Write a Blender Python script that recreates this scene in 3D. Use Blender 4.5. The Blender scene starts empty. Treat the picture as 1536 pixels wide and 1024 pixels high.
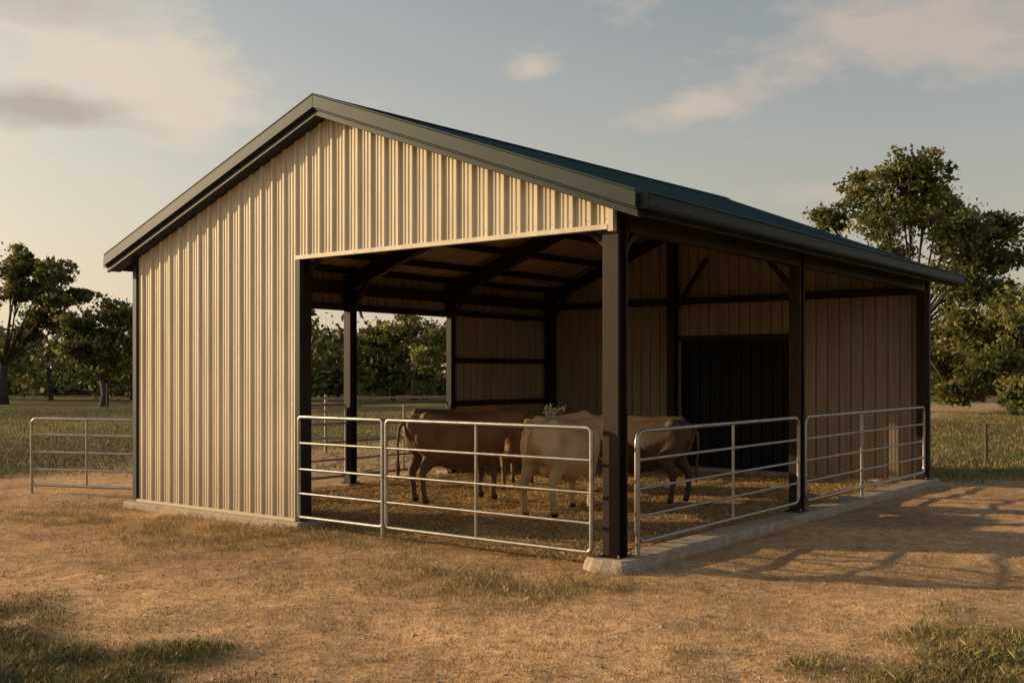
import bpy, math, random
import numpy as np
from mathutils import Vector, Matrix, noise
random.seed(7); rng=np.random.default_rng(7)
sc=bpy.context.scene
sc.view_settings.view_transform='Standard'; sc.view_settings.look='None'; sc.view_settings.exposure=0
col=sc.collection
# ------------------------------------------------------------------ building frame
CX,CY=0.934,9.74
U=Vector((.6115,.7912,0)); V=Vector((-.7912,.6115,0))
def B(s,t,z): return Vector((CX,CY,0))+U*s+V*t+Vector((0,0,z))
W=7.56; HALF=W/2; L=9.5; OV=.36
def rz(t,s=0):
    zr=4.87+.018*s
    return 3.37+(zr-3.37)*(1-abs(t-HALF)/(HALF+OV))
# ------------------------------------------------------------------ materials
def newmat(name):
    m=bpy.data.materials.new(name); m.use_nodes=True
    nt=m.node_tree; b=nt.nodes['Principled BSDF']
    return m,nt,b
def simple(name,c,rough=.6,metal=0.,var=.2,scale=4.,bump=.0,bscale=40.,c2=None,stretch=None,spec=.5):
    m,nt,b=newmat(name); N=nt.nodes; Lk=nt.links
    tc=N.new('ShaderNodeTexCoord'); mp=N.new('ShaderNodeMapping'); Lk.new(tc.outputs['Object'],mp.inputs[0])
    if stretch: mp.inputs['Scale'].default_value=stretch
    n=N.new('ShaderNodeTexNoise'); n.inputs['Scale'].default_value=scale; n.inputs['Detail'].default_value=5; n.inputs['Roughness'].default_value=.65
    Lk.new(mp.outputs[0],n.inputs['Vector'])
    r=N.new('ShaderNodeValToRGB'); r.color_ramp.elements[0].position=.3; r.color_ramp.elements[1].position=.72
    d=c2 if c2 else tuple(x*(1-var) for x in c)
    r.color_ramp.elements[0].color=(*d,1); r.color_ramp.elements[1].color=(*c,1)
    Lk.new(n.outputs['Fac'],r.inputs[0]); Lk.new(r.outputs[0],b.inputs['Base Color'])
    b.inputs['Roughness'].default_value=rough; b.inputs['Metallic'].default_value=metal; b.inputs['Specular IOR Level'].default_value=spec
    if bump>0:
        n2=N.new('ShaderNodeTexNoise'); n2.inputs['Scale'].default_value=bscale; n2.inputs['Detail'].default_value=4
        Lk.new(tc.outputs['Object'],n2.inputs['Vector'])
        bp=N.new('ShaderNodeBump'); bp.inputs['Strength'].default_value=bump; bp.inputs['Distance'].default_value=.02
        Lk.new(n2.outputs['Fac'],bp.inputs['Height']); Lk.new(bp.outputs[0],b.inputs['Normal'])
    return m
def wallmat(name,ca,cb):
    m,nt,b=newmat(name); N=nt.nodes; Lk=nt.links
    tc=N.new('ShaderNodeTexCoord')
    mp=N.new('ShaderNodeMapping'); mp.inputs['Scale'].default_value=(5,5,.5); Lk.new(tc.outputs['Object'],mp.inputs[0])
    n=N.new('ShaderNodeTexNoise'); n.inputs['Scale'].default_value=2.2; n.inputs['Detail'].default_value=6; Lk.new(mp.outputs[0],n.inputs['Vector'])
    r=N.new('ShaderNodeValToRGB'); r.color_ramp.elements[0].position=.3; r.color_ramp.elements[1].position=.65
    r.color_ramp.elements[0].color=(*ca,1); r.color_ramp.elements[1].color=(*cb,1)
    Lk.new(n.outputs['Fac'],r.inputs[0])
    sp=N.new('ShaderNodeSeparateXYZ'); Lk.new(tc.outputs['Object'],sp.inputs[0])
    mr=N.new('ShaderNodeMapRange'); mr.inputs[1].default_value=.1; mr.inputs[2].default_value=1.0; mr.inputs[3].default_value=.8; mr.inputs[4].default_value=0
    Lk.new(sp.outputs[2],mr.inputs[0])
    mul=N.new('ShaderNodeMath'); mul.operation='MULTIPLY'; Lk.new(mr.outputs[0],mul.inputs[0]); Lk.new(n.outputs['Fac'],mul.inputs[1])
    mx=N.new('ShaderNodeMixRGB'); mx.inputs[2].default_value=(.36,.25,.14,1); Lk.new(mul.outputs[0],mx.inputs[0]); Lk.new(r.outputs[0],mx.inputs[1])
    Lk.new(mx.outputs[0],b.inputs['Base Color'])
    b.inputs['Roughness'].default_value=.5; b.inputs['Specular IOR Level'].default_value=.3
    n2=N.new('ShaderNodeTexNoise'); n2.inputs['Scale'].default_value=1.6; n2.inputs['Detail'].default_value=2; Lk.new(tc.outputs['Object'],n2.inputs['Vector'])
    bp=N.new('ShaderNodeBump'); bp.inputs['Strength'].default_value=.3; bp.inputs['Distance'].default_value=.03
    Lk.new(n2.outputs['Fac'],bp.inputs['Height']); Lk.new(bp.outputs[0],b.inputs['Normal'])
    return m
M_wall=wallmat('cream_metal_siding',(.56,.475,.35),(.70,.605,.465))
M_walli=wallmat('shade_darkened_siding',(.25,.20,.145),(.335,.275,.20))  # darker copy of the cream siding, interior shade painted into its base colour
M_dark=simple('bronze_steel',(.030,.016,.009),.55,.0,.4,6,.1,60,spec=.22)
M_trim=simple('dark_trim',(.014,.018,.016),.55,.0,.2,5,spec=.25)
M_fascia=simple('rake_trim_paint',(.024,.039,.036),.55,.0,.2,3,spec=.22)
M_roof=simple('teal_roof_metal',(.010,.044,.052),.55,.0,.25,2.5,spec=.3)
M_ceil=simple('ceiling_liner',(.34,.26,.165),.7,0,.35,3)
M_door=simple('black_door_metal',(.008,.008,.009),.6,0,.3,3,spec=.2)
M_conc=simple('concrete',(.46,.38,.29),.9,0,.4,7,.5,50,c2=(.27,.20,.13))
M_galv=simple('galvanised_steel',(.44,.41,.37),.36,.85,.4,9,.05,80)
M_galvd=simple('old_galvanised_steel',(.40,.34,.27),.5,.6,.5,9)
M_bark=simple('bark',(.085,.062,.042),.9,0,.5,6,.6,20)
M_postw=simple('weathered_post',(.13,.10,.07),.9,0,.5,10,.4,40)
def attrmat(name,rough=.7,trans=.0,detail=None):
    m,nt,b=newmat(name); N=nt.nodes; Lk=nt.links
    a=N.new('ShaderNodeAttribute'); a.attribute_name='Col'
    Lk.new(a.outputs['Color'],b.inputs['Base Color']); b.inputs['Roughness'].default_value=rough
    b.inputs['Specular IOR Level'].default_value=.12
    if trans>0:
        tr=N.new('ShaderNodeBsdfTranslucent'); Lk.new(a.outputs['Color'],tr.inputs['Color'])
        mx=N.new('ShaderNodeMixShader'); mx.inputs[0].default_value=trans
        Lk.new(b.outputs[0],mx.inputs[1]); Lk.new(tr.outputs[0],mx.inputs[2]); Lk.new(mx.outputs[0],N['Material Output'].inputs[0])
    return m
M_leaf=attrmat('foliage',.65,.42); M_leafd=attrmat('distant_foliage',.8,.0); M_grass=attrmat('grass_blades',.7,.0); M_stone=attrmat('pebbles',.9)
# ------------------------------------------------------------------ mesh helpers
def mesh_np(name,Vt,F,mat,cols=None,smooth=False):
    me=bpy.data.meshes.new(name)
    Vt=np.asarray(Vt,dtype=np.float32); F=np.asarray(F,dtype=np.int32)
    me.vertices.add(len(Vt)); me.vertices.foreach_set('co',Vt.ravel())
    k=F.shape[1]; me.loops.add(F.size); me.loops.foreach_set('vertex_index',F.ravel())
    me.polygons.add(len(F)); me.polygons.foreach_set('loop_start',np.arange(0,F.size,k,dtype=np.int32))
    me.update(calc_edges=True)
    if cols is not None:
        ca=me.color_attributes.new('Col','FLOAT_COLOR','POINT')
        c4=np.ones((len(Vt),4),dtype=np.float32); c4[:,:3]=cols; ca.data.foreach_set('color',c4.ravel())
    me.materials.append(mat)
    me.polygons.foreach_set('use_smooth',np.full(len(F),smooth))
    ob=bpy.data.objects.new(name,me); col.objects.link(ob); return ob
class MB:
    def __init__(s): s.v=[]; s.f=[]; s.m=[]; s.mats=[]
    def mi(s,mat):
        if mat not in s.mats: s.mats.append(mat)
        return s.mats.index(mat)
    def add(s,vs,fs,mat):
        o=len(s.v); s.v+= [tuple(p) for p in vs]; i=s.mi(mat)
        for f in fs: s.f.append([a+o for a in f]); s.m.append(i)
    def hexa(s,p,mat):
        s.add(p,[(0,3,2,1),(4,5,6,7),(0,1,5,4),(1,2,6,5),(2,3,7,6),(3,0,4,7)],mat)
    def bbox(s,s0,s1,t0,t1,z0,z1,mat):
        s.hexa([B(s0,t0,z0),B(s1,t0,z0),B(s1,t1,z0),B(s0,t1,z0),B(s0,t0,z1),B(s1,t0,z1),B(s1,t1,z1),B(s0,t1,z1)],mat)
    def beam(s,p,q,w,h,mat,up=Vector((0,0,1))):
        p=Vector(p);q=Vector(q); d=(q-p).normalized(); r=d.cross(up).normalized(); u2=r.cross(d)
        a=[]
        for e in (p,q):
            for (i,j) in ((-1,-1),(1,-1),(1,1),(-1,1)): a.append(e+r*i*w/2+u2*j*h/2)
        s.add(a,[(0,3,2,1),(4,5,6,7),(0,1,5,4),(1,2,6,5),(2,3,7,6),(3,0,4,7)],mat)
    def tube(s,pts,rad,mat,n=8,closed=False):
        pts=[Vector(p) for p in pts]; k=len(pts)
        rads=rad if isinstance(rad,(list,tuple)) else [rad]*k
        rings=[]; ref=None
        for i,p in enumerate(pts):
            if closed: d=(pts[(i+1)%k]-pts[i-1])
            else: d=(pts[min(i+1,k-1)]-pts[max(i-1,0)])
            d.normalize()
            if ref is None:
                ref=d.orthogonal().normalized()
            ref=(ref-d*ref.dot(d)).normalized(); r2=d.cross(ref)
            rings.append([p+(ref*math.cos(2*math.pi*j/n)+r2*math.sin(2*math.pi*j/n))*rads[i] for j in range(n)])
        vs=[q for r in rings for q in r]; fs=[]
        for i in range(k if closed else k-1):
            a=i*n; b=((i+1)%k)*n
            for j in range(n): fs.append((a+j,a+(j+1)%n,b+(j+1)%n,b+j))
        if not closed: fs.append(tuple(range(n-1,-1,-1))); fs.append(tuple((k-1)*n+j for j in range(n)))
        s.add(vs,fs,mat)
    def obj(s,name,smooth=False,parent=None,bevel=0):
        me=bpy.data.meshes.new(name); me.from_pydata(s.v,[],s.f)
        for m in s.mats: me.materials.append(m)
        me.polygons.foreach_set('material_index',s.m); me.polygons.foreach_set('use_smooth',[smooth]*len(s.f)); me.update()
        ob=bpy.data.objects.new(name,me); col.objects.link(ob)
        if bevel:
            bv=ob.modifiers.new('b','BEVEL'); bv.width=bevel; bv.segments=2; bv.limit_method='ANGLE'
        if parent: setparent(ob,parent)
        return ob
def empty(name,loc):
    e=bpy.data.objects.new(name,None); e.location=loc; col.objects.link(e); return e
def setparent(ob,e):
    ob.parent=e; ob.matrix_parent_inverse=Matrix.Translation(-Vector(e.location))
# ------------------------------------------------------------------ barn
barn=empty('open_sided_cattle_barn',B(L/2,HALF,0))
PITCH=.205
def ribprofile(a,b,rev=False):
    k0=math.floor(a/PITCH)-1; pts=[]
    for k in range(k0,int(b/PITCH)+3):
        o=k*PITCH
        pts+=[(o,.0),(o+.010,.0),(o+.022,.032),(o+.046,.032),(o+.058,.0),(o+.098,.0),(o+.103,.008),(o+.117,.008),(o+.122,0),(o+.150,0),(o+.155,.008),(o+.169,.008),(o+.174,0)]
    def off(x):
        for (p,q) in zip(pts,pts[1:]):
            if p[0]<=x<=q[0]: return p[1]+(q[1]-p[1])*(x-p[0])/max(1e-6,q[0]-p[0])
        return 0
    return [(a,off(a))]+[p for p in pts if a<p[0]<b]+[(b,off(b))]
def ribwall(name,a,b,pos,zb,zt,mat=M_wall):
    pr=ribprofile(a,b)
    m=MB(); vs=[];fs=[]
    for (c,o) in pr:
        vs.append(pos(c,o,zb(c))); vs.append(pos(c,o,zt(c)))
    for i in range(len(pr)-1): fs.append((2*i,2*i+2,2*i+3,2*i+1))
    m.add(vs,fs,mat)
    return m.obj(name,parent=barn)
OPEN=4.29; HDR=3.15
fpos=lambda c,o,z:B(-o-.01,c,z)
ribwall('front_wall_siding',OPEN,W,fpos,lambda c:.1,lambda c:rz(c)-.06)
ribwall('front_gable_siding',0.0,OPEN,fpos,lambda c:HDR,lambda c:rz(c)-.06)
rpos=lambda c,o,z:B(L+o,c,z)
zt=lambda c:rz(c,L)-.06
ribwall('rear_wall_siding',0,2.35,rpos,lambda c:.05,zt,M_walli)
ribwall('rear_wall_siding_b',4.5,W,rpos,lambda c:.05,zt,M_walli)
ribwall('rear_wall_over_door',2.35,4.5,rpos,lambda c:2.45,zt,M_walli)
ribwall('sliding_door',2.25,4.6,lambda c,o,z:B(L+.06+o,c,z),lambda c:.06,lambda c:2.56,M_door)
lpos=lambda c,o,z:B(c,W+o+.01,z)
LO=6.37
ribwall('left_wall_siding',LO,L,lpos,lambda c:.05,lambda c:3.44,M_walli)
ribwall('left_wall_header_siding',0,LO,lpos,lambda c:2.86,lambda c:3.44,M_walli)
def roofside(name,sgn):
    m=MB()
    s0,s1=-.22,L+.3; x=s0
    pr=[]
    while x<s1-.01:
        pr+=[(x,0),(x+.02,.03),(x+.045,.03),(x+.065,0)]; x+=.305
    pr=[p for p in pr if p[0]<s1]+[(s1,0)]
    te=-OV if sgn<0 else W+OV
    vs=[];fs=[]
    for (s,o) in pr:
        vs.append(B(s,HALF,rz(HALF,s)+o)); vs.append(B(s,te,rz(te,s)+o))
    for i in range(len(pr)-1): fs.append((2*i,2*i+1,2*i+3,2*i+2) )
    m.add(vs,fs,M_roof)
    return m.obj(name,parent=barn)
roofside('roof_right_slope',-1); roofside('roof_left_slope',1)
for sgn in (-1,1):
    m=MB(); te=-OV if sgn<0 else W+OV
    vs=[];fs=[]
    x=-.19
    while x<L+.27:
        for (o,dz) in ((0,0),(.02,.02),(.05,.02),(.07,0)):
            s=x+o; vs.append(B(s,HALF+sgn*.002,rz(HALF,s)-.05+dz)); vs.append(B(s,te,rz(te,s)-.05+dz))
        x+=.23
    for i in range(len(vs)//2-1): fs.append((2*i,2*i+1,2*i+3,2*i+2))
    m.add(vs,fs,M_ceil); m.obj('ceiling_liner',parent=barn)
m=MB()
def slab_along(s0,s1,dz0,dz1,te,mat,th=HALF):
    p=[]
    for dz in (dz1,dz0):
        p+=[B(s0,th,rz(th,s0)+dz),B(s1,th,rz(th,s1)+dz),B(s1,te,rz(te,s1)+dz),B(s0,te,rz(te,s0)+dz)]
    m.hexa(p,mat)
for te in (-OV-.03,W+OV+.03):
    slab_along(-.27,-.225,.035,-.105,te,M_fascia)
    slab_along(-.275,-.12,.055,.037,te,M_fascia)
    slab_along(-.245,-.20,-.107,-.125,te,M_trim)
    slab_along(-.225,-.18,-.127,-.19,te,M_trim)
    slab_along(-.178,-.02,-.16,-.175,te,M_trim)
    slab_along(L+.305,L+.33,.03,-.16,te,M_fascia)
for sg in (-1,1):
    p=[]
    for dz in (.036,.05):
        te=HALF+sg*.14
        p+=[B(-.11,HALF,rz(HALF,-.11)+dz),B(L+.32,HALF,rz(HALF,L+.32)+dz),B(L+.32,te,rz(te,L+.32)+dz),B(-.11,te,rz(te,-.11)+dz)]
    m.hexa(p,M_roof)
for sg,te in ((-1,-OV),(1,W+OV)):
    e=rz(te)
    a,b=(te-.13,te-.0) if sg<0 else (te,te+.13)
    m.bbox(-.2,L+.3,a,b,e-.13,e-.115,M_trim)
    o0,o1=(a,a+.012) if sg<0 else (b-.012,b)
    m.bbox(-.2,L+.3,o0,o1,e-.113,e-.005,M_trim)
    l0,l1=(a-.018,a+.006) if sg<0 else (b-.006,b+.018)
    m.bbox(-.2,L+.3,l0,l1,e-.003,e+.016,M_fascia)
    m.bbox(-.22,-.202,a,b,e-.13,e+.01,M_trim); m.bbox(L+.302,L+.318,a,b,e-.13,e+.01,M_trim)
    f0,f1=(te+.004,te+.03) if sg<0 else (te-.03,te-.004)
    m.bbox(-.18,L+.29,f0,f1,e-.17,e-.04,M_trim)
m.obj('roof_trim_and_gutters',parent=barn,bevel=.005)
m=MB()
def hpost(s,t,z0,z1,w=.19,axis='s'):
    f=.022; h=w/2
    if axis=='s':
        m.bbox(s-h,s-h+f,t-h,t+h,z0,z1,M_dark); m.bbox(s+h-f,s+h,t-h,t+h,z0,z1,M_dark); m.bbox(s-h+f,s+h-f,t-.03,t+.03,z0,z1,M_dark)
    else:
        m.bbox(s-h,s+h,t-h,t-h+f,z0,z1,M_dark); m.bbox(s-h,s+h,t+h-f,t+h,z0,z1,M_dark); m.bbox(s-.03,s+.03,t-h+f,t+h-f,z0,z1,M_dark)
    m.bbox(s-h-.04,s+h+.04,t-h-.04,t+h+.04,z0-.0,z0+.015,M_dark)
    for i in (-1,1):
        for j in (-1,1):
            c=B(s+i*(h+.02),t+j*(h+.02),z0+.015); m.tube([c,c+Vector((0,0,.025))],.011,M_galvd,6)
hpost(.10,.05,.1,3.3,.17)
hpost(4.28,.04,.1,3.3,.145); hpost(9.34,.04,.1,3.3,.145)
hpost(.11,OPEN+.11,.02,3.9,.17,'t')
hpost(.13,W-.13,.1,3.3,.17)
hpost(3.80,W-.12,.02,3.3,.15); hpost(LO-.08,W-.12,.02,3.3,.12); hpost(L-.13,W-.13,.05,3.3,.17)
hpost(L-.12,4.62,.05,rz(4.62,L)-.1,.16); 
m.bbox(L-.06,L-.005,2.2,4.53,2.4,2.5,M_dark)
m.bbox(.02,.12,.15,OPEN-.0,HDR+.03,HDR+.2,M_dark)
m.bbox(.22,4.2,-.03,.09,3.12,3.34,M_dark); m.bbox(4.36,9.25,-.03,.09,3.12,3.34,M_dark)
m.bbox(.23,3.72,W-.14,W-.03,3.08,3.26,M_dark); m.bbox(3.88,LO-.15,W-.14,W-.03,3.08,3.26,M_dark); m.bbox(LO,L-.24,W-.14,W-.03,3.08,3.26,M_dark)
m.bbox(.23,3.72,W-.1,W-.02,2.82,2.92,M_dark); m.bbox(3.88,LO-.15,W-.1,W-.02,2.82,2.92,M_dark)
for z in (.28,1.25,2.04,2.9): m.bbox(LO,L-.24,W-.09,W-.02,z-.05,z+.05,M_dark)
m.bbox(L-.1,L-.02,.15,4.5,3.08,3.2,M_dark); m.bbox(L-.1,L-.02,4.72,W-.25,3.08,3.2,M_dark)
m.bbox(.03,.11,OPEN+.22,W-.25,1.2,1.3,M_dark); m.bbox(.03,.11,OPEN+.22,W-.25,2.2,2.3,M_dark)
def rafter(sl,sr,depth=.27):
    for (t0,t1,a,b) in ((HALF,W-.05,(sl+sr)/2,sl),(HALF,.05,(sl+sr)/2,sr)):
        for (dz0,dz1,w) in ((-.165,-.19,.13),(-.19,-.19-depth+.05,.03),(-.19-depth+.05,-.19-depth+.025,.13)):
            p=[]
            for dz in (dz1,dz0):
                p+=[B(a-w/2,t0,rz(t0,a)+dz),B(a+w/2,t0,rz(t0,a)+dz),B(b+w/2,t1,rz(t1,b)+dz),B(b-w/2,t1,rz(t1,b)+dz)]
            m.hexa(p,M_dark)
rafter(.2,.2,.22); rafter(2.05,2.2,.2); rafter(3.80,4.28); rafter(LO-.08,6.5); rafter(L-.15,L-.2,.2)
def knee(s,t,sg):
    m.beam(B(s,t,2.85),B(s,t+sg*.45,rz(t+sg*.45,s)-.33),.06,.06,M_dark,up=U)
for s in (4.28,): knee(s,.1,1)
for s in (3.80,LO-.08,9.3): knee(s,W-.2,-1)
m.beam(B(.12,.14,2.98),B(.12,.42,3.2),.05,.05,M_dark,up=U); m.beam(B(.12,OPEN+.0,2.98),B(.12,OPEN-.28,3.2),.05,.05,M_dark,up=U)
m.beam(B(.2,.04,2.9),B(.48,.04,3.2),.05,.05,M_dark,up=V); m.beam(B(L-.14,4.62,2.9),B(L-.14,3.9,3.9),.07,.07,M_dark,up=U)
for d in (.2,.95,1.7,2.45,3.15,3.62):
    for sg in (-1,1):
        t=HALF+sg*d; p=[]
        for dz in (-.16,-.055):
            p+=[B(.02,t-.03,rz(t,0)+dz),B(L-.02,t-.03,rz(t,L)+dz),B(L-.02,t+.03,rz(t,L)+dz),B(.02,t+.03,rz(t,0)+dz)]
        m.hexa(p,M_dark)
m.obj('steel_frame',parent=barn,bevel=.004)
m=MB()
m.bbox(-.05,.02,OPEN-.045,OPEN+.035,.1,HDR-.032,M_dark)
m.bbox(-.052,.02,-.02,.035,HDR-.05,rz(0)-.2,M_wall)
m.bbox(-.055,.01,.037,OPEN+.03,HDR-.03,HDR+.015,M_wall)
m.bbox(-.05,.03,W-.03,W+.05,.1,3.35,M_trim)
m.bbox(-.048,-.01,OPEN+.037,W-.032,.085,.12,M_wall)
m.bbox(L-.03,L+.05,-.03,.0,.1,3.34,M_dark)
for z in (.35,1.25,2.25,3.22,3.75,4.2):
    k=0
    while k*PITCH<W:
        t=k*PITCH+.075
        if t>.05 and t<W-.05 and z<rz(t)-.3 and (z>3.18 or t>OPEN+.05):
            c=B(-.011,t,z); m.tube([c,c-U*.006],.007,M_galvd,6)
        k+=1
m.obj('wall_trim',parent=barn,bevel=0)
m=MB()
m.bbox(-.04,L+.12,-.16,.16,-.2,.1,M_conc)
m.bbox(-.13,.3,OPEN-.12,W+.16,-.2,.085,M_conc)
m.bbox(L-.12,L+.14,.162,W+.15,-.2,.05,M_conc)
m.bbox(LO-.2,L-.122,W-.15,W+.15,-.2,.05,M_conc)
m.bbox(3.6,4.0,W-.3,W+.1,-.2,.02,M_conc)
ob=m.obj('concrete_curb',parent=barn,bevel=.025)
m=MB(); vs=[]
n=28
for k,(z,sc_) in enumerate(((-.1,1.12),(.03,1.1),(.085,1.0),(.112,.9))):
    for j in range(n):
        a=2*math.pi*j/n; r=.25*sc_*(1+.12*noise.noise(Vector((math.cos(a)*2,math.sin(a)*2,k*.3))))
        sx=r*math.copysign(abs(math.cos(a))**.6,math.cos(a)); sy=r*math.copysign(abs(math.sin(a))**.6,math.sin(a))
        vs.append(B(.09+sx,.03+sy,z+.006*noise.noise(Vector((a*3,k,0)))))
fs=[]
for k in range(3):
    for j in range(n): fs.append((k*n+j,k*n+(j+1)%n,(k+1)*n+(j+1)%n,(k+1)*n+j))
fs.append(tuple(3*n+j for j in range(n)))
m.add(vs,fs,M_conc); m.obj('corner_footing',parent=barn)
# ------------------------------------------------------------------ pipe gates
RZ=[.15,.42,.70,1.0,1.30]
def gate(name,P,Q,zs=RZ,verts=(.5,),corner=.09,r=.022,rr=.016,legs=False,mat=M_galv,feet=()):
    P=Vector(P);Q=Vector(Q); P.z=0;Q.z=0; Ln=(Q-P).length; d=(Q-P)/Ln
    m=MB(); z0,z1=zs[0],zs[-1]
    def pt(x,z): return P+d*x+Vector((0,0,z))
    path=[]
    for (cx,cz,a0) in ((corner,z0+corner,180),(Ln-corner,z0+corner,270),(Ln-corner,z1-corner,0),(corner,z1-corner,90)):
        for k in range(6):
            a=math.radians(a0+k*18); path.append(pt(cx+corner*math.cos(a),cz+corner*math.sin(a)))
    m.tube(path,r,mat,10,closed=True)
    for z in zs[1:-1]: m.tube([pt(0.01,z),pt(Ln-.01,z)],rr,mat,8)
    for v in verts: m.tube([pt(Ln*v,z0),pt(Ln*v,z1)],rr,mat,8)
    for x,zb in feet: m.tube([pt(x,zb),pt(x,z1-.03)],r*1.05,mat,10)
    return m.obj(name,smooth=True)
def fixs(o):
    md=o.modifiers.new('e','EDGE_SPLIT'); md.split_angle=math.radians(50); return o
fixs(gate('pipe_gate',B(-.07,.2,0),B(-.07,2.83,0),verts=(.525,),corner=.05))
fixs(gate('pipe_gate',B(-.07,2.885,0),B(-.07,4.23,0),verts=(),corner=.04,feet=((.0,.03),)))
z2=[.22,.46,.72,.99,1.26]
fixs(gate('pipe_fence_panel',B(.30,-.06,0),B(4.19,-.02,0),zs=z2,verts=(.53,),corner=.12,feet=((.02,.1),)))
fixs(gate('pipe_fence_panel',B(4.40,-.02,0),B(9.23,-.02,0),zs=z2,verts=(.42,),feet=((2.0,.1),)))
fixs(gate('pipe_gate',B(.3,W-.12,0),B(3.7,W-.12,0),verts=(.5,)))
fixs(gate('pipe_gate',B(3.92,W-.12,0),B(LO-.18,W-.12,0),verts=(.5,)))
fixs(gate('pipe_fence_panel',(-7.27,16.1,0),(-5.45,15.55,0),zs=[.12,.36,.62,.88,1.12],verts=(.52,),feet=((0,-.05),(1.9,-.05))))
def corral(name,pts,zs=(.35,.65,.95,1.25),mat=M_galvd):
    m=MB()
    for a,b in zip(pts,pts[1:]):
        a=Vector((*a,0));b=Vector((*b,0)); n=max(1,int((b-a).length/2.4))
        for k in range(n+1):
            p=a.lerp(b,k/n); m.tube([p+Vector((0,0,-.1)),p+Vector((0,0,1.32))],.035,mat,8)
        for z in zs: m.tube([a+Vector((0,0,z)),b+Vector((0,0,z))],.026,mat,6)
    return fixs(m.obj(name,smooth=True))
corral('corral_fence',[(-6.2,22.5),(-1.2,25.5),(3.5,29)])
corral('corral_fence',[(-5.6,19.2),(-4.2,24.0)])
def fieldfence(name,pts,h=1.15):
    m=MB()
    for p in pts: 
        lean=random.uniform(-.04,.04); m.tube([Vector((*p,-.2)),Vector((p[0]+lean,p[1],h))],[.04,.033],M_postw,7)
    for a,b in zip(pts,pts[1:]):
        for z in (.35,.65,.95): m.tube([Vector((*a,z*h)),Vector((*b,z*h))],.004,M_galvd,4)
    return m.obj(name)
fieldfence('wire_fence',[(9.5,21.3),(12.5,22.9),(15.5,24.5),(18.5,26.1),(21.5,27.7)],.8)
fieldfence('wire_fence',[(-31,47),(-25.5,50),(-19.8,52),(-14,54),(-8,56)],1.3)
# ------------------------------------------------------------------ ground
def sm(x,a,b):
    t=np.clip((x-a)/(b-a),0,1); return t*t*(3-2*t)
def axis(lo,hi,step,far_lo,far_hi,g=1.22):
    a=list(np.arange(lo,hi+1e-6,step)); st=step; x=a[-1]
    while x<far_hi: st*=g; x+=st; a.append(x)
    st=step; x=a[0]; b=[]
    while x>far_lo: st*=g; x-=st; b.append(x)
    return np.array(b[::-1]+a)
gx=axis(-10,12,.10,-900,900,1.12); gy=axis(4.5,20,.10,-300,1500,1.12)
X,Y=np.meshgrid(gx,gy)
def nz(x,y,s,o=0): return np.array([noise.noise(Vector((a*s+o,b*s-o,o*.37))) for a,b in zip(x.ravel(),y.ravel())]).reshape(x.shape)
n1=nz(X,Y,.55,3.1); n2=nz(X,Y,1.9,9.7); n3=nz(X,Y,5.5,1.3)
def masks(X,Y,n1,n2):
    S=(X-CX)*U.x+(Y-CY)*U.y; T=(X-CX)*V.x+(Y-CY)*V.y
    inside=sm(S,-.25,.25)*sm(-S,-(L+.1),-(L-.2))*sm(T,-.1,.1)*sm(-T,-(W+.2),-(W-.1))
    def blob(cx,cy,rx,ry): return np.exp(-(((X-cx)/rx)**2+((Y-cy)/ry)**2))
    g=blob(-4.0,6.4,2.3,1.35)*1.5+blob(4.5,6.3,2.3,1.3)*1.6+blob(6.3,8.4,1.7,.9)*1.2
    g=g+n1*.4+n2*.35
    green=sm(g,.35,.95)
    far=np.maximum(sm(Y+X*.12+n1*1.2,17.6,20.),sm(-X+Y*.25+n1*1.5,12.,14.))
    far=np.maximum(far,sm(X+Y*.35+n1,15.5,18))
    far=np.maximum(far,sm(-Y,-4.5,-2.5))
    apron=sm(S,-2.8,-.8)*sm(-S,-.3,.3)*sm(T,-1.0,.2)*sm(-T,-9.5,-7.5)*(.85+.9*n1+.7*n2)
    apron=np.clip(apron,0,1)
    back=sm(T,W-.1,W+.3)*sm(-T,-16,-12)*sm(S,2,4)
    return inside,green*(1-far),far*(1-.75*back),apron,back
ins,grn,far,apr,back=masks(X,Y,n1,n2)
Z=(n1*.045+n2*.022+n3*.010)*(1-ins)+ins*(n2*.012+n3*.012)
S_=(X-CX)*U.x+(Y-CY)*U.y; T_=(X-CX)*V.x+(Y-CY)*V.y
nearb=np.exp(-np.clip(np.maximum(np.maximum(-S_,S_-L),np.maximum(-T_,T_-W)),0,9)**2/.5)
yc=8.0+.035*(X+1)**2-.10*X
rut=0
for off in (-.75,.75):
    q=np.exp(-((Y-yc-off+.15*n1)/.24)**2)*(1-ins)*(.6+.8*n2); Z-=.04*q; rut=rut+q
Z=Z*(1-.7*nearb)
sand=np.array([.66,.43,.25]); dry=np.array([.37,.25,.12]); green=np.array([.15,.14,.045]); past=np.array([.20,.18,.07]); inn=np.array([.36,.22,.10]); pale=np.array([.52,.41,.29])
C=np.ones(X.shape+(3,))*sand*(1+.28*n1[...,None]+.15*n3[...,None])
C*=(1+.16*np.clip(rut,0,1)[...,None])
def mixc(C,m,c): return C*(1-m[...,None])+c*m[...,None]
C=mixc(C,apr*.9,dry); C=mixc(C,grn*.9,green*1.15); nf=nz(X,Y,.08,4); nf2=nz(X,Y,.3,14)
fc=past*(1+.7*nf[...,None]+.4*nf2[...,None])
C=C*(1-far[...,None])+fc*far[...,None]
C=mixc(C,back*(1-far)*.7,pale)
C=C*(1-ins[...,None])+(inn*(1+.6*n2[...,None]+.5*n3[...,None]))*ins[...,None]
C=np.clip(C,.01,1)
ny,nx=X.shape; idx=np.arange(ny*nx).reshape(ny,nx)
F=np.stack([idx[:-1,:-1],idx[:-1,1:],idx[1:,1:],idx[1:,:-1]],-1).reshape(-1,4)
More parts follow.
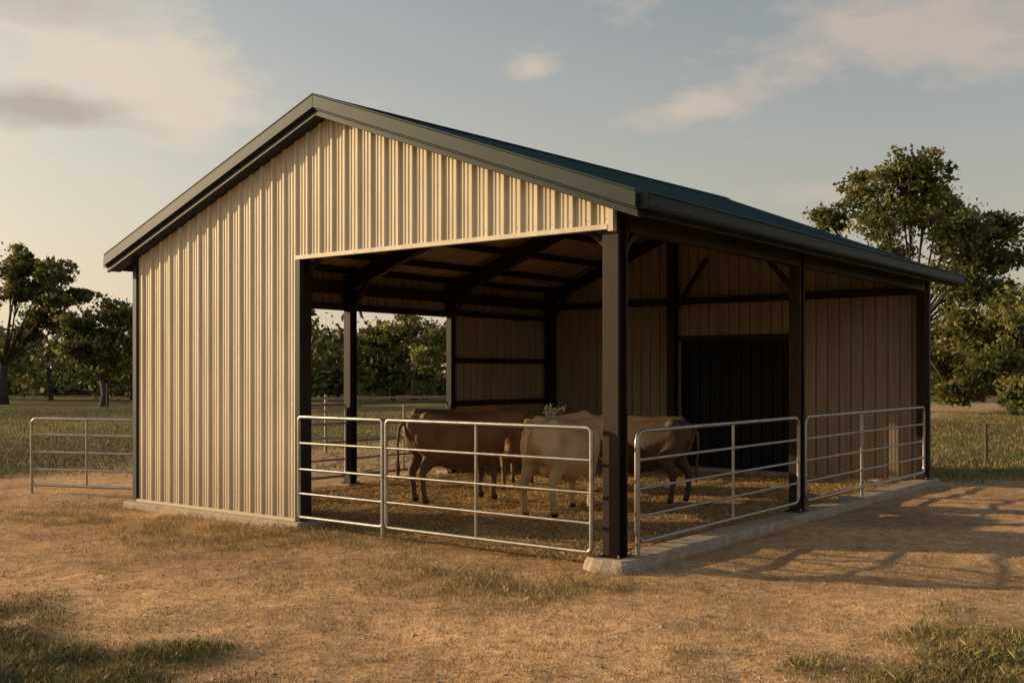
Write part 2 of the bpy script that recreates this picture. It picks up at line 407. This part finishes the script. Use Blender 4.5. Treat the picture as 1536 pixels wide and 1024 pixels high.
def groundmat():
    m,nt,b=newmat('dirt_and_pasture'); N=nt.nodes; Lk=nt.links
    a=N.new('ShaderNodeAttribute'); a.attribute_name='Col'; tc=N.new('ShaderNodeTexCoord')
    def noi(s,d=8,r=.65):
        n=N.new('ShaderNodeTexNoise'); n.inputs['Scale'].default_value=s; n.inputs['Detail'].default_value=d; n.inputs['Roughness'].default_value=r
        Lk.new(tc.outputs['Object'],n.inputs['Vector']); return n
    na=noi(7,6,.7); nb=noi(45,3); ncc=noi(.9,3)
    def ramp(n,p0,p1,c0,c1):
        r=N.new('ShaderNodeValToRGB'); e=r.color_ramp.elements; e[0].position=p0;e[1].position=p1;e[0].color=(*c0,1);e[1].color=(*c1,1); Lk.new(n.outputs['Fac'],r.inputs[0]); return r
    r1=ramp(na,.3,.68,(.60,.54,.48),(1.22,1.2,1.15)); r2=ramp(nb,.3,.7,(.70,.68,.64),(1.22,1.22,1.22)); r3=ramp(ncc,.35,.65,(.82,.79,.76),(1.1,1.08,1.06))
    cur=a.outputs['Color']
    for r in (r1,r2,r3):
        mx=N.new('ShaderNodeMixRGB'); mx.blend_type='MULTIPLY'; mx.inputs[0].default_value=1; Lk.new(cur,mx.inputs[1]); Lk.new(r.outputs[0],mx.inputs[2]); cur=mx.outputs[0]
    Lk.new(cur,b.inputs['Base Color']); b.inputs['Roughness'].default_value=.95; b.inputs['Specular IOR Level'].default_value=.1
    add=N.new('ShaderNodeMath'); add.operation='MULTIPLY_ADD'; add.inputs[1].default_value=.35; Lk.new(nb.outputs['Fac'],add.inputs[0]); Lk.new(na.outputs['Fac'],add.inputs[2])
    bp=N.new('ShaderNodeBump'); bp.inputs['Strength'].default_value=.65; bp.inputs['Distance'].default_value=.06
    Lk.new(add.outputs[0],bp.inputs['Height']); Lk.new(bp.outputs[0],b.inputs['Normal'])
    return m
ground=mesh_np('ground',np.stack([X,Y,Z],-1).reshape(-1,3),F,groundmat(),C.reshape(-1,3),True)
def zat(x,y):
    i=np.clip(np.searchsorted(gx,x)-1,0,nx-2); j=np.clip(np.searchsorted(gy,y)-1,0,ny-2)
    fx=(x-gx[i])/(gx[i+1]-gx[i]); fy=(y-gy[j])/(gy[j+1]-gy[j])
    g=lambda A:(A[j,i]*(1-fx)*(1-fy)+A[j,i+1]*fx*(1-fy)+A[j+1,i]*(1-fx)*fy+A[j+1,i+1]*fx*fy)
    return g
# ------------------------------------------------------------------ grass blades / straw / pebbles
def blades(name,n,sampler,hmin,hmax,w,colf,lay=.5):
    x,y=sampler(n); g=zat(x,y); z=g(Z); n=len(x)
    keep,h,c=colf(x,y,g)
    x,y,z,h,c=x[keep],y[keep],z[keep],h[keep],c[keep]; n=len(x)
    a=rng.uniform(0,2*np.pi,n); lean=rng.uniform(.1,lay,n)*h*1.6; a2=rng.uniform(0,2*np.pi,n)
    ww=w*rng.uniform(.6,1.3,n)
    p=np.stack([x,y,z-.004],-1); sd=np.stack([np.cos(a)*ww,np.sin(a)*ww,0*a],-1)
    mid=p+np.stack([np.cos(a2)*lean*.35,np.sin(a2)*lean*.35,h*.6],-1)
    tip=p+np.stack([np.cos(a2)*lean,np.sin(a2)*lean,h],-1)
    Vv=np.stack([p-sd,p+sd,mid+sd*.7,tip,mid-sd*.7],1).reshape(-1,3)
    F=np.arange(n*5).reshape(n,5)
    return mesh_np(name,Vv,F,M_grass,np.repeat(c,5,0))
def view_samp(d0,d1,m=.53):
    def f(n):
        d=d0+(d1-d0)*rng.random(n)**1.25; return d*rng.uniform(-m,m,n),d
    return f
DRY=np.array([.50,.37,.18]); DRY2=np.array([.32,.22,.10]); GR=np.array([.12,.14,.035]); GR2=np.array([.24,.22,.075])
def cf_dry(x,y,g):
    i=g(ins);a=g(apr);gr=g(grn);f=g(far)
    cl=np.array([noise.noise(Vector((p*2.3,q*2.3,5))) for p,q in zip(x,y)])
    prob=(.08+.85*a*np.clip(.6+1.5*cl,0,1)+.6*gr+.6*f+.7*np.clip(cl-.08,0,1))*(1-i)
    k=rng.random(len(x))<prob
    h=rng.uniform(.012,.040,len(x))*(1+1.1*a+.5*gr+1.*f)
    r=rng.random(len(x))[:,None]; c=DRY*r+DRY2*(1-r)
    gm=np.clip(gr*.6+f*.3,0,1)[:,None]; c=c*(1-gm)+(GR*r+GR2*(1-r))*gm
    return k,h,c*rng.uniform(.65,1.2,len(x))[:,None]
blades('dry_grass',230000,view_samp(5.8,17),0,0,.0024,cf_dry,.9)
def cf_green(x,y,g):
    gr=g(grn); cl=np.array([noise.noise(Vector((p*3.3,q*3.3,2))) for p,q in zip(x,y)])
    k=rng.random(len(x))<gr*np.clip(.6+1.3*cl,0.05,1)
    r=rng.random(len(x))[:,None]; h=rng.uniform(.02,.10,len(x))*(.4+.6*gr)*(.8+.8*cl)
    c=GR*r+GR2*(1-r); d=(rng.random(len(x))<.38)[:,None]; c=np.where(d,DRY*.8,c)
    return k,h,c*rng.uniform(.7,1.3,len(x))[:,None]
blades('grass',250000,view_samp(5.6,9.8,.62),0,0,.0028,cf_green,.9)
def cf_far(x,y,g):
    f=g(far); i=g(ins); k=rng.random(len(x))<f*(1-i)*.85
    cl=np.array([noise.noise(Vector((p*.5,q*.5,6))) for p,q in zip(x,y)])[:,None]
    r=np.clip(rng.random(len(x))[:,None]*.7+.1-cl*1.1,0,1); h=rng.uniform(.03,.10,len(x))
    c=(GR2*np.array([.72,.85,.75]))*(1-r)+DRY*.66*r
    return k,h,c*rng.uniform(.6,1.3,len(x))[:,None]
blades('pasture_grass',100000,view_samp(13,52,.56),0,0,.010,cf_far,.7)
def bs(n):
    s=rng.uniform(.1,L-.1,n); t=rng.uniform(.1,W-.1,n); return CX+U.x*s+V.x*t, CY+U.y*s+V.y*t
def cf_straw(x,y,g):
    cl=np.array([noise.noise(Vector((p*1.7,q*1.7,8))) for p,q in zip(x,y)])
    k=rng.random(len(x))<(.4+1.2*np.clip(cl,0,1)); r=rng.random(len(x))[:,None]
    return k,rng.uniform(.010,.035,len(x)),(DRY*1.25*r+DRY2*1.1*(1-r))
blades('straw_bedding',100000,bs,0,0,.0055,cf_straw,2.6)
base=np.array([[1,0,0],[-1,0,0],[0,1,0],[0,-1,0],[0,0,1],[0,0,-1.]]); bf=np.array([[0,2,4],[2,1,4],[1,3,4],[3,0,4],[2,0,5],[1,2,5],[3,1,5],[0,3,5]])
n=9000; x,y=view_samp(5.8,16)(n); g=zat(x,y); k=rng.random(n)>g(ins); x,y=x[k],y[k]; n=len(x); z=zat(x,y)(Z)
r=.0035+.018*rng.random(n)**5
ang=rng.uniform(0,6.28,n)
P=base[None]*r[:,None,None]*rng.uniform(.6,1.2,(n,6,1))*np.array([1.2,1,.6])
ca,sa=np.cos(ang)[:,None],np.sin(ang)[:,None]
P=np.stack([P[...,0]*ca-P[...,1]*sa,P[...,0]*sa+P[...,1]*ca,P[...,2]],-1)+np.stack([x,y,z],-1)[:,None]
Fp=(bf[None]+6*np.arange(n)[:,None,None]).reshape(-1,3)
cc=np.array([.46,.34,.22])*rng.uniform(.45,1.3,n)[:,None]
mesh_np('gravel',P.reshape(-1,3),Fp,M_stone,np.repeat(cc,6,0),False)
# ------------------------------------------------------------------ trees
def leafmesh(cent,size,colr):
    n=len(cent)
    a=rng.normal(size=(n,3)); a/=np.linalg.norm(a,axis=1)[:,None]
    b=rng.normal(size=(n,3)); b-=a*(a*b).sum(1)[:,None]; b/=np.linalg.norm(b,axis=1)[:,None]
    s=size[:,None]
    Vv=np.stack([cent-a*s,cent+b*s*.55,cent+a*s,cent-b*s*.55],1).reshape(-1,3)
    return Vv,np.arange(4*n).reshape(n,4),np.repeat(colr,4,0)
LC=np.array([[.13,.145,.042],[.19,.19,.06],[.095,.11,.035],[.24,.22,.075]])
def tree(name,base,lobes,tr,nclump,nleaf,lsize,bright=1.,fork=.35):
    base=Vector(base); e=empty(name,base); m=MB()
    top=max(l[2] for l in lobes); fk=base+Vector((random.uniform(-.3,.3),0,top*fork))
    pts=[base+Vector((0,0,-.2)),base+Vector((.03*top*random.uniform(-1,1),0,top*fork*.5)),fk]
    m.tube(pts,[tr*1.35,tr,tr*.8],M_bark,9)
    cents=[];sizes=[];cols=[]
    for (dx,dy,dz,r) in lobes:
        c=base+Vector((dx,dy,dz))
        mid=fk.lerp(c,.5)+Vector((random.uniform(-.3,.3),random.uniform(-.3,.3),random.uniform(-.2,.3)))*r*.5
        m.tube([fk-Vector((0,0,.15*random.random())),fk.lerp(mid,.5)+Vector((0,0,.1*r)),mid,c],[tr*.36,tr*.28,tr*.2,tr*.08],M_bark,6)
        for k in range(nclump):
            d=Vector((random.gauss(0,1),random.gauss(0,1),random.gauss(0,.8))); d.normalize()
            q=c+Vector((d.x,d.y,d.z*.8))*r*random.uniform(.3,1.15)
            m.tube([mid.lerp(c,random.uniform(.3,1)),c.lerp(q,.55)+Vector((0,0,.05*r)),q],[tr*.08,tr*.05,tr*.02],M_bark,4)
            cr=r*random.uniform(.15,.30); nn=int(nleaf*random.uniform(.5,1.4))
            o=rng.normal(size=(nn,3))*np.array([1,1,.6])*cr
            o+=np.array(q); cents.append(o); sizes.append(lsize*rng.uniform(.6,1.35,nn))
            bc=LC[random.randrange(4)]*random.uniform(.65,1.25)*bright; cols.append(bc*rng.uniform(.6,1.4,(nn,1)))
    ob=m.obj('trunk_and_limbs',smooth=True); setparent(ob,e)
    cen=np.concatenate(cents); cen[:,2]=np.maximum(cen[:,2],.1)
    Vv,Ff,cc=leafmesh(cen,np.concatenate(sizes),np.concatenate(cols))
    lo=mesh_np('foliage',Vv,Ff,M_leaf,cc); setparent(lo,e)
def px_lobes(d,bx,L_,dep):
    f=1596
    return [((px-768)/f*d-bx,random.uniform(-dep,dep),1.8+(560-py)/f*d,r/f*d) for (px,py,r) in L_]
d=50; bx=(1376-768)/1596*d
tree('oak_tree',(bx,d,0),px_lobes(d,bx,[(1325,275,36),(1365,266,32),(1288,292,34),(1256,320,30),(1300,338,40),(1350,320,46),(1402,300,40),(1440,300,30),(1455,340,42),(1490,345,32),(1504,378,22),(1400,355,48),(1345,375,44),(1440,388,42),(1478,395,30),(1405,430,46),(1455,440,42),(1350,430,36),(1420,490,52),(1430,555,44),(1398,540,44),(1450,500,44),(1445,585,30),(1400,590,26)],2.6),.24,32,42,.125,1.0,.32)
d=62; bx=(4-768)/1596*d
tree('oak_tree',(bx,d,0),px_lobes(d,bx,[(-30,415,34),(8,400,28),(35,392,24),(62,404,26),(92,418,20),(50,436,30),(15,438,30),(88,452,24),(-25,465,36),(60,476,26),(104,440,14),(95,486,18),(-40,510,30),(30,500,20)],2.6),.30,24,36,.16,.95,.28)
d=66; bx=(620-768)/1596*d
tree('oak_tree',(bx,d,0),px_lobes(d,bx,[(590,500,30),(620,490,34),(655,505,28),(560,512,28),(640,530,26),(600,535,22),(680,530,22)],2),.24,20,34,.17,1.15,.3)
d=46; bx=(1520-768)/1596*d
tree('oak_tree',(bx,d,0),px_lobes(d,bx,[(1500,475,38),(1540,458,42),(1475,490,32),(1520,520,42),(1560,500,34),(1485,540,38),(1540,560,38),(1500,580,32),(1600,470,40),(1470,560,24)],2),.2,28,38,.13,1.05,.3)
d=58; bx=(155-768)/1596*d
tree('oak_tree',(bx,d,0),px_lobes(d,bx,[(130,485,28),(160,468,30),(190,482,28),(145,515,30),(180,520,30),(118,525,24),(205,515,24),(160,545,28)],2),.2,24,38,.15,.95,.28)
cents=[];sizes=[];cols=[];m=MB()
def belt_crown(x,y,h,w,big):
    m.tube([Vector((x,y,-.2)),Vector((x+random.uniform(-.3,.3),y,h*.55))],[.2,.1],M_bark,5)
    tone=random.uniform(.6,1.2); nl=random.randint(9,15)
    for k in range(nl):
        a=random.uniform(0,6.28); rr=random.random()**.6
        c=np.array([x+math.cos(a)*w*.75*rr,y+math.sin(a)*w*.5*rr,h*(.16+.78*random.random()*(1-.45*rr*rr))])
        nn=64; o=rng.normal(size=(nn,3))*np.array([1,1,.62])*w*random.uniform(.10,.2)+c; o[:,2]=np.abs(o[:,2])
        cents.append(o); sizes.append(big*rng.uniform(.6,1.4,nn)); bc=LC[random.randrange(4)]*random.uniform(.75,1.3)*tone
        cols.append(bc*rng.uniform(.6,1.4,(nn,1)))
az=-44.
while az<43:
    az+=random.choice((.5,.8,1.2,1.6,2.2))
    cl=noise.noise(Vector((az*.11,3,0)))
    for rr in (1,2):
        if rr==1 and random.random()<.2: continue
        a=math.radians(az+random.uniform(-.8,.8)); D=random.uniform(68,90) if rr==1 else random.uniform(95,125)
        h=(random.uniform(3.4,8.2) if rr==1 else random.uniform(6.,10.5))*(1+.4*cl)
        if -14<az<-2: h*=.85
        belt_crown(D*math.tan(a),D,h,h*random.uniform(.65,1.05),.25 if rr==1 else .36)
for k in range(260):
    a=math.radians(random.uniform(-44,43)); D=random.uniform(88,100); h=random.uniform(1.2,3.2)
    nn=110; o=rng.normal(size=(nn,3))*np.array([1.6,1,.5])*h*.5+np.array([D*math.tan(a),D,h*.4]); o[:,2]=np.abs(o[:,2])
    cents.append(o); sizes.append(.34*rng.uniform(.6,1.4,nn)); cols.append(LC[random.randrange(4)]*.7*rng.uniform(.6,1.3,(nn,1)))
Vv,Ff,cc=leafmesh(np.concatenate(cents),np.concatenate(sizes),np.concatenate(cols))
te_=empty('distant_tree_row',(0,80,0)); a=m.obj('trunks'); setparent(a,te_); a=mesh_np('foliage',Vv,Ff,M_leafd,cc); setparent(a,te_)
# ------------------------------------------------------------------ cows
import bmesh
bm=bmesh.new(); bmesh.ops.create_icosphere(bm,subdivisions=2,radius=1); ICO=[v.co.copy() for v in bm.verts]; ICOF=[[v.index for v in f.verts] for f in bm.faces]; bm.free()
def cowmat(name,c1,c2,belly):
    m,nt,b=newmat(name); N=nt.nodes; Lk=nt.links
    tc=N.new('ShaderNodeTexCoord'); n=N.new('ShaderNodeTexNoise'); n.inputs['Scale'].default_value=2.2; n.inputs['Detail'].default_value=5; Lk.new(tc.outputs['Object'],n.inputs['Vector'])
    r=N.new('ShaderNodeValToRGB'); e=r.color_ramp.elements; e[0].position=.38; e[1].position=.62; e[0].color=(*c1,1); e[1].color=(*c2,1); Lk.new(n.outputs['Fac'],r.inputs[0])
    sp=N.new('ShaderNodeSeparateXYZ'); Lk.new(tc.outputs['Object'],sp.inputs[0])
    mr=N.new('ShaderNodeMapRange'); mr.inputs[1].default_value=.5; mr.inputs[2].default_value=.8; mr.inputs[3].default_value=.6; mr.inputs[4].default_value=0; Lk.new(sp.outputs[2],mr.inputs[0])
    mx=N.new('ShaderNodeMixRGB'); Lk.new(mr.outputs[0],mx.inputs[0]); Lk.new(r.outputs[0],mx.inputs[1]); mx.inputs[2].default_value=(*belly,1)
    mr2=N.new('ShaderNodeMapRange'); mr2.inputs[1].default_value=.07; mr2.inputs[2].default_value=.09; mr2.inputs[3].default_value=1; mr2.inputs[4].default_value=0; Lk.new(sp.outputs[2],mr2.inputs[0])
    mx2=N.new('ShaderNodeMixRGB'); Lk.new(mr2.outputs[0],mx2.inputs[0]); Lk.new(mx.outputs[0],mx2.inputs[1]); mx2.inputs[2].default_value=(.03,.022,.016,1)
    n2=N.new('ShaderNodeTexNoise'); n2.inputs['Scale'].default_value=60; n2.inputs['Detail'].default_value=4; Lk.new(tc.outputs['Object'],n2.inputs['Vector'])
    bp=N.new('ShaderNodeBump'); bp.inputs['Strength'].default_value=.4; bp.inputs['Distance'].default_value=.01; Lk.new(n2.outputs['Fac'],bp.inputs['Height']); Lk.new(bp.outputs[0],b.inputs['Normal'])
    Lk.new(mx2.outputs[0],b.inputs['Base Color']); b.inputs['Roughness'].default_value=.65; b.inputs['Specular IOR Level'].default_value=.25
    return m
M_eye=simple('dark_eye',(.01,.008,.006),.15); M_muz=simple('muzzle_skin',(.06,.04,.035),.5)
def cow(name,px,d,fwd,scale,mat,head='up',yaw=0.):
    x=(px-768)/1596*d; loc=Vector((x,d,0)); e=empty(name,loc)
    vs=[];fs=[]
    def ell(c,r):
        o=len(vs)
        for q in ICO: vs.append((c[0]+q.x*r[0],c[1]+q.y*r[1],c[2]+q.z*r[2]))
        for f in ICOF: fs.append([i+o for i in f])
    def chain(pts):
        for (p,r),(q,s) in zip(pts,pts[1:]):
            p=Vector(p);q=Vector(q); r=Vector(r) if hasattr(r,'__len__') else Vector((r,r,r)); s=Vector(s) if hasattr(s,'__len__') else Vector((s,s,s))
            n=max(2,int((q-p).length/(min(min(r),min(s))*.35))+1)
            for k in range(n+1): f=k/n; ell(p.lerp(q,f),r.lerp(s,f))
    chain([((-.76,0,1.08),(.13,.2,.22)),((-.58,0,1.04),(.2,.29,.32)),((-.2,0,.91),(.25,.36,.43)),((.15,0,.87),(.25,.38,.46)),((.45,0,.92),(.22,.31,.43)),((.62,0,1.03),(.17,.22,.31))])
    ell((-.6,.19,1.27),(.1,.07,.07)); ell((-.6,-.19,1.27),(.1,.07,.07)); ell((-.84,.1,1.14),(.06,.05,.06)); ell((-.84,-.1,1.14),(.06,.05,.06))
    chain([((-.7,0,1.33),.05),((-.2,0,1.3),.06),((.3,0,1.32),.06),((.6,0,1.33),.08)])
    ell((.64,0,.80),(.13,.14,.2))
    sh=Vector((.62,0,1.10))
    if head=='up': pts=[Vector((.88,0,1.24)),Vector((1.08,0,1.36)),Vector((1.22,0,1.23)),Vector((1.34,0,1.08))]
    elif head=='level': pts=[Vector((.9,0,1.13)),Vector((1.12,0,1.16)),Vector((1.27,0,1.02)),Vector((1.38,0,.87))]
    else: pts=[Vector((.9,0,.92)),Vector((1.1,0,.66)),Vector((1.2,0,.46)),Vector((1.27,0,.28))]
    R=Matrix.Rotation(yaw,3,'Z'); piv=Vector((.78,0,0))
    pts=[piv+R@(p-piv) if i>0 else piv+Matrix.Rotation(yaw*.4,3,'Z')@(p-piv) for i,p in enumerate(pts)]
    chain([(sh,(.16,.20,.28)),(pts[0],(.13,.14,.21)),(pts[1],(.12,.125,.14)),(pts[2],(.10,.10,.11)),(pts[3],(.08,.09,.08))])
    hd=(pts[3]-pts[1]).normalized(); side=Vector((0,0,1)).cross(hd).normalized(); upv=hd.cross(side)
    for sg in (-1,1):
        a=pts[1]+side*sg*.1+upv*.03; bq=pts[1]+side*sg*.29-upv*.02-hd*.03
        chain([(a,(.03,.03,.03)),(a.lerp(bq,.55),(.035,.045,.06)),(bq,(.018,.02,.022))])
    st=random.uniform(-.06,.06)
    for sg in (-1,1):
        k=st*sg
        chain([((-.6,.15*sg,.95),(.21,.14,.26)),((-.5+k*.5,.2*sg,.72),(.13,.1,.15)),((-.68+k,.19*sg,.47),(.07,.055,.075)),((-.67+k,.19*sg,.3),.05),((-.65+k,.19*sg,.13),.048),((-.62+k,.19*sg,.05),(.062,.055,.045))])
        chain([((.48,.16*sg,.88),(.16,.12,.22)),((.44-k*.5,.19*sg,.66),(.1,.085,.13)),((.48-k,.18*sg,.40),(.06,.058,.065)),((.47-k,.18*sg,.25),.047),((.46-k,.18*sg,.13),.046),((.49-k,.18*sg,.05),(.062,.055,.045))])
    ell((-.42,0,.62),(.14,.13,.1))
    me=bpy.data.meshes.new('t'); me.from_pydata(vs,[],fs); t=bpy.data.objects.new('t',me); col.objects.link(t)
    rm=t.modifiers.new('r','REMESH'); rm.mode='VOXEL'; rm.voxel_size=.02; rm.use_smooth_shade=True
    s2=t.modifiers.new('s','SMOOTH'); s2.factor=.6; s2.iterations=8
    dg=bpy.context.evaluated_depsgraph_get(); dg.update(); nm=bpy.data.meshes.new_from_object(t.evaluated_get(dg)); bpy.data.objects.remove(t)
    nm.materials.clear(); nm.materials.append(mat); nm.polygons.foreach_set('use_smooth',[True]*len(nm.polygons))
    ang=math.atan2(fwd[1],fwd[0])
    def place(o): o.parent=e
    e.rotation_euler=(0,0,ang); e.scale=(scale,)*3
    body=bpy.data.objects.new('body',nm); col.objects.link(body); place(body)
    mm=MB()
    for sg in (-1,1):
        c=pts[1].lerp(pts[2],.35)+side*sg*.108+upv*.03
        mm.add([c+q*.02 for q in ICO],ICOF,M_eye)
        c=pts[3]+hd*.065+side*sg*.035+upv*.01; mm.add([c+q*.014 for q in ICO],ICOF,M_eye)
    mm.add([pts[3]+hd*.02+Vector((q.x*.078,q.y*.082,q.z*.07)) for q in ICO],ICOF,M_muz)
    o=mm.obj('eyes_and_muzzle',smooth=True); place(o)
    mm=MB(); mm.tube([(-.84,0,1.24),(-.95,.01,1.1),(-.97,.03,.85),(-.95,.05,.62),(-.95,.06,.5),(-.95,.06,.36)],[.035,.028,.02,.018,.04,.008],mat,8)
    o=mm.obj('tail',smooth=True); place(o)
M_c1=cowmat('brown_hide',(.13,.068,.036),(.21,.12,.065),(.11,.055,.03))
M_c2=cowmat('tan_hide',(.48,.28,.13),(.68,.45,.25),(.46,.26,.12))
M_c3=cowmat('red_brown_hide',(.20,.11,.05),(.30,.18,.09),(.17,.09,.04))
M_c4=cowmat('dark_brown_hide',(.075,.045,.025),(.14,.085,.045),(.06,.035,.02))
cow('cow',688,15.0,(.84,.5),.96,M_c1,'level',.3)
cow('cow',846,13.7,(.55,.83),.93,M_c2,'level',-.3)
cow('cow',776,16.9,(-.15,-1),.84,M_c3,'up',.0)
cow('cow',962,15.0,(-.86,.5),.88,M_c4,'level',.2)
m=MB(); wx,wy=(833-768)/1596*18.6,18.6
cen=[];
for k in range(16):
    a=random.uniform(0,6.28); l=random.uniform(.08,.17); h=random.uniform(1.0,1.25)
    p=Vector((wx,wy,0)); tip=p+Vector((math.cos(a)*l,math.sin(a)*l,h))
    m.tube([p,p+Vector((math.cos(a)*l*.3,math.sin(a)*l*.3,h*.7)),tip],[.008,.006,.003],M_bark,5)
    cen.append(rng.normal(size=(26,3))*np.array([.03,.03,.045])+np.array(tip)); cen.append(rng.normal(size=(14,3))*np.array([.05,.05,.12])+np.array(tip)*np.array([1,1,.8]))
cen=np.concatenate(cen); Vv,Ff,cc=leafmesh(cen,rng.uniform(.015,.035,len(cen)),np.array([.24,.25,.17])*rng.uniform(.6,1.4,(len(cen),1)))
we=empty('weed_plant',(wx,wy,0)); a=m.obj('stems'); setparent(a,we); a=mesh_np('leaves',Vv,Ff,M_leaf,cc); setparent(a,we)
# ------------------------------------------------------------------ sun and sky
ELV=14.; aa=.41; bb=math.sqrt(1-aa*aa)
frm=(-U*aa+V*bb).normalized(); az=math.atan2(frm.x,frm.y)
dirv=Vector((frm.x*math.cos(math.radians(ELV)),frm.y*math.cos(math.radians(ELV)),math.sin(math.radians(ELV))))
ld=bpy.data.lights.new('sun','SUN'); ld.energy=5.0; ld.angle=math.radians(.6); ld.color=(1,.77,.47)
lo=bpy.data.objects.new('sun',ld); lo.rotation_euler=dirv.to_track_quat('Z','Y').to_euler(); col.objects.link(lo)
w=bpy.data.worlds.new('World'); sc.world=w; w.use_nodes=True; nt=w.node_tree; N=nt.nodes; Lk=nt.links
bg=N['Background']; bg.inputs['Strength'].default_value=.1
sky=N.new('ShaderNodeTexSky'); sky.sky_type='NISHITA'; sky.sun_disc=False; sky.sun_elevation=math.radians(ELV); sky.sun_rotation=az%(2*math.pi); sky.dust_density=2.2; sky.air_density=1.0; sky.ozone_density=1.0
tc=N.new('ShaderNodeTexCoord'); sp=N.new('ShaderNodeSeparateXYZ'); Lk.new(tc.outputs['Generated'],sp.inputs[0])
def M(op,a,b=None,c=None,clamp=False):
    n=N.new('ShaderNodeMath'); n.operation=op; n.use_clamp=clamp
    for i,v in enumerate((a,b,c)):
        if v is None: continue
        if hasattr(v,'is_linked'): Lk.new(v,n.inputs[i])
        else: n.inputs[i].default_value=v
    return n.outputs[0]
azn=M('ARCTAN2',sp.outputs[0],sp.outputs[1]); eln=M('ARCSINE',sp.outputs[2])
cv=N.new('ShaderNodeCombineXYZ'); Lk.new(azn,cv.inputs[0]); Lk.new(M('MULTIPLY',eln,2.4),cv.inputs[1])
def noi(s,d=7,r=.6,dist=.3):
    n=N.new('ShaderNodeTexNoise'); n.inputs['Scale'].default_value=s; n.inputs['Detail'].default_value=d; n.inputs['Roughness'].default_value=r; n.inputs['Distortion'].default_value=dist
    Lk.new(cv.outputs[0],n.inputs['Vector']); return n.outputs['Fac']
na=noi(6.5,5,.6,.2); nb=noi(19,5,.65,.3)
tex=M('MULTIPLY_ADD',nb,.4,M('MULTIPLY',na,.6))
def blob(px,py,wx,wy,amp=1,rot=0.):
    a=math.atan((px-768)/1596); e=math.atan((560-py)/1596*math.cos(a)); wa=wx/1596; we_=wy/1596
    x=M('SUBTRACT',azn,a); y=M('SUBTRACT',eln,e)
    if rot: y=M('MULTIPLY_ADD',x,-rot,y)
    q=M('ADD',M('POWER',M('DIVIDE',x,wa),2),M('POWER',M('DIVIDE',y,we_),2))
    return M('MULTIPLY',M('EXPONENT',M('MULTIPLY',q,-1)),amp)
def addall(l):
    r=l[0]
    for q in l[1:]: r=M('ADD',r,q)
    return r
mk=addall([blob(60,60,300,110,.75),blob(250,120,110,50,.45),blob(800,104,60,24,.75),blob(1030,162,125,26,.9,.18),blob(1340,40,220,70,.75),blob(920,15,100,36,.45),blob(1240,288,110,20,.6),blob(1480,100,110,40,.5),blob(100,250,330,80,.25),blob(280,170,90,24,.4)])
dens=M('MULTIPLY',M('SUBTRACT',M('ADD',tex,M('MULTIPLY',mk,.42)),.61),4.2,clamp=True)
dark=M('MULTIPLY',M('MULTIPLY',M('SUBTRACT',M('ADD',tex,M('MULTIPLY',addall([blob(40,160,190,38,1.1),blob(60,10,180,45,.8),blob(1500,20,120,30,.5)]),.42)),.68),4.,clamp=True),.75)
def mixc_(f,a,b):
    n=N.new('ShaderNodeMixRGB'); 
    if hasattr(f,'is_linked'): Lk.new(f,n.inputs[0])
    else: n.inputs[0].default_value=f
    for i,v in ((1,a),(2,b)):
        if hasattr(v,'is_linked'): Lk.new(v,n.inputs[i])
        else: n.inputs[i].default_value=(*v,1)
    return n.outputs[0]
haze=M('MULTIPLY',M('EXPONENT',M('MULTIPLY',M('ABSOLUTE',eln),-4.2)),.9)
side=M('MULTIPLY_ADD',azn,-1.3,.42,clamp=True)
hc=mixc_(side,(5.7,4.9,4.0),(8.4,7.1,5.2))
boost=N.new('ShaderNodeMixRGB'); boost.blend_type='MULTIPLY'; boost.inputs[0].default_value=1; Lk.new(sky.outputs[0],boost.inputs[1]); boost.inputs[2].default_value=(1.62,1.45,1.27,1)
c0=mixc_(haze,boost.outputs[0],hc)
cc_=mixc_(side,(6.1,5.0,4.2),(8.2,6.95,5.3))
c1=mixc_(M('MULTIPLY',dens,.7),c0,cc_)
c2=mixc_(dark,c1,(4.2,3.65,3.1))
Lk.new(c2,bg.inputs['Color'])
# ------------------------------------------------------------------ camera
cd=bpy.data.cameras.new('camera'); cd.sensor_width=36; cd.lens=37.4; cd.shift_y=48/1536; cd.clip_end=5000
co=bpy.data.objects.new('camera',cd); co.location=(0,0,1.8); co.rotation_euler=(math.radians(90),0,0); col.objects.link(co); sc.camera=co
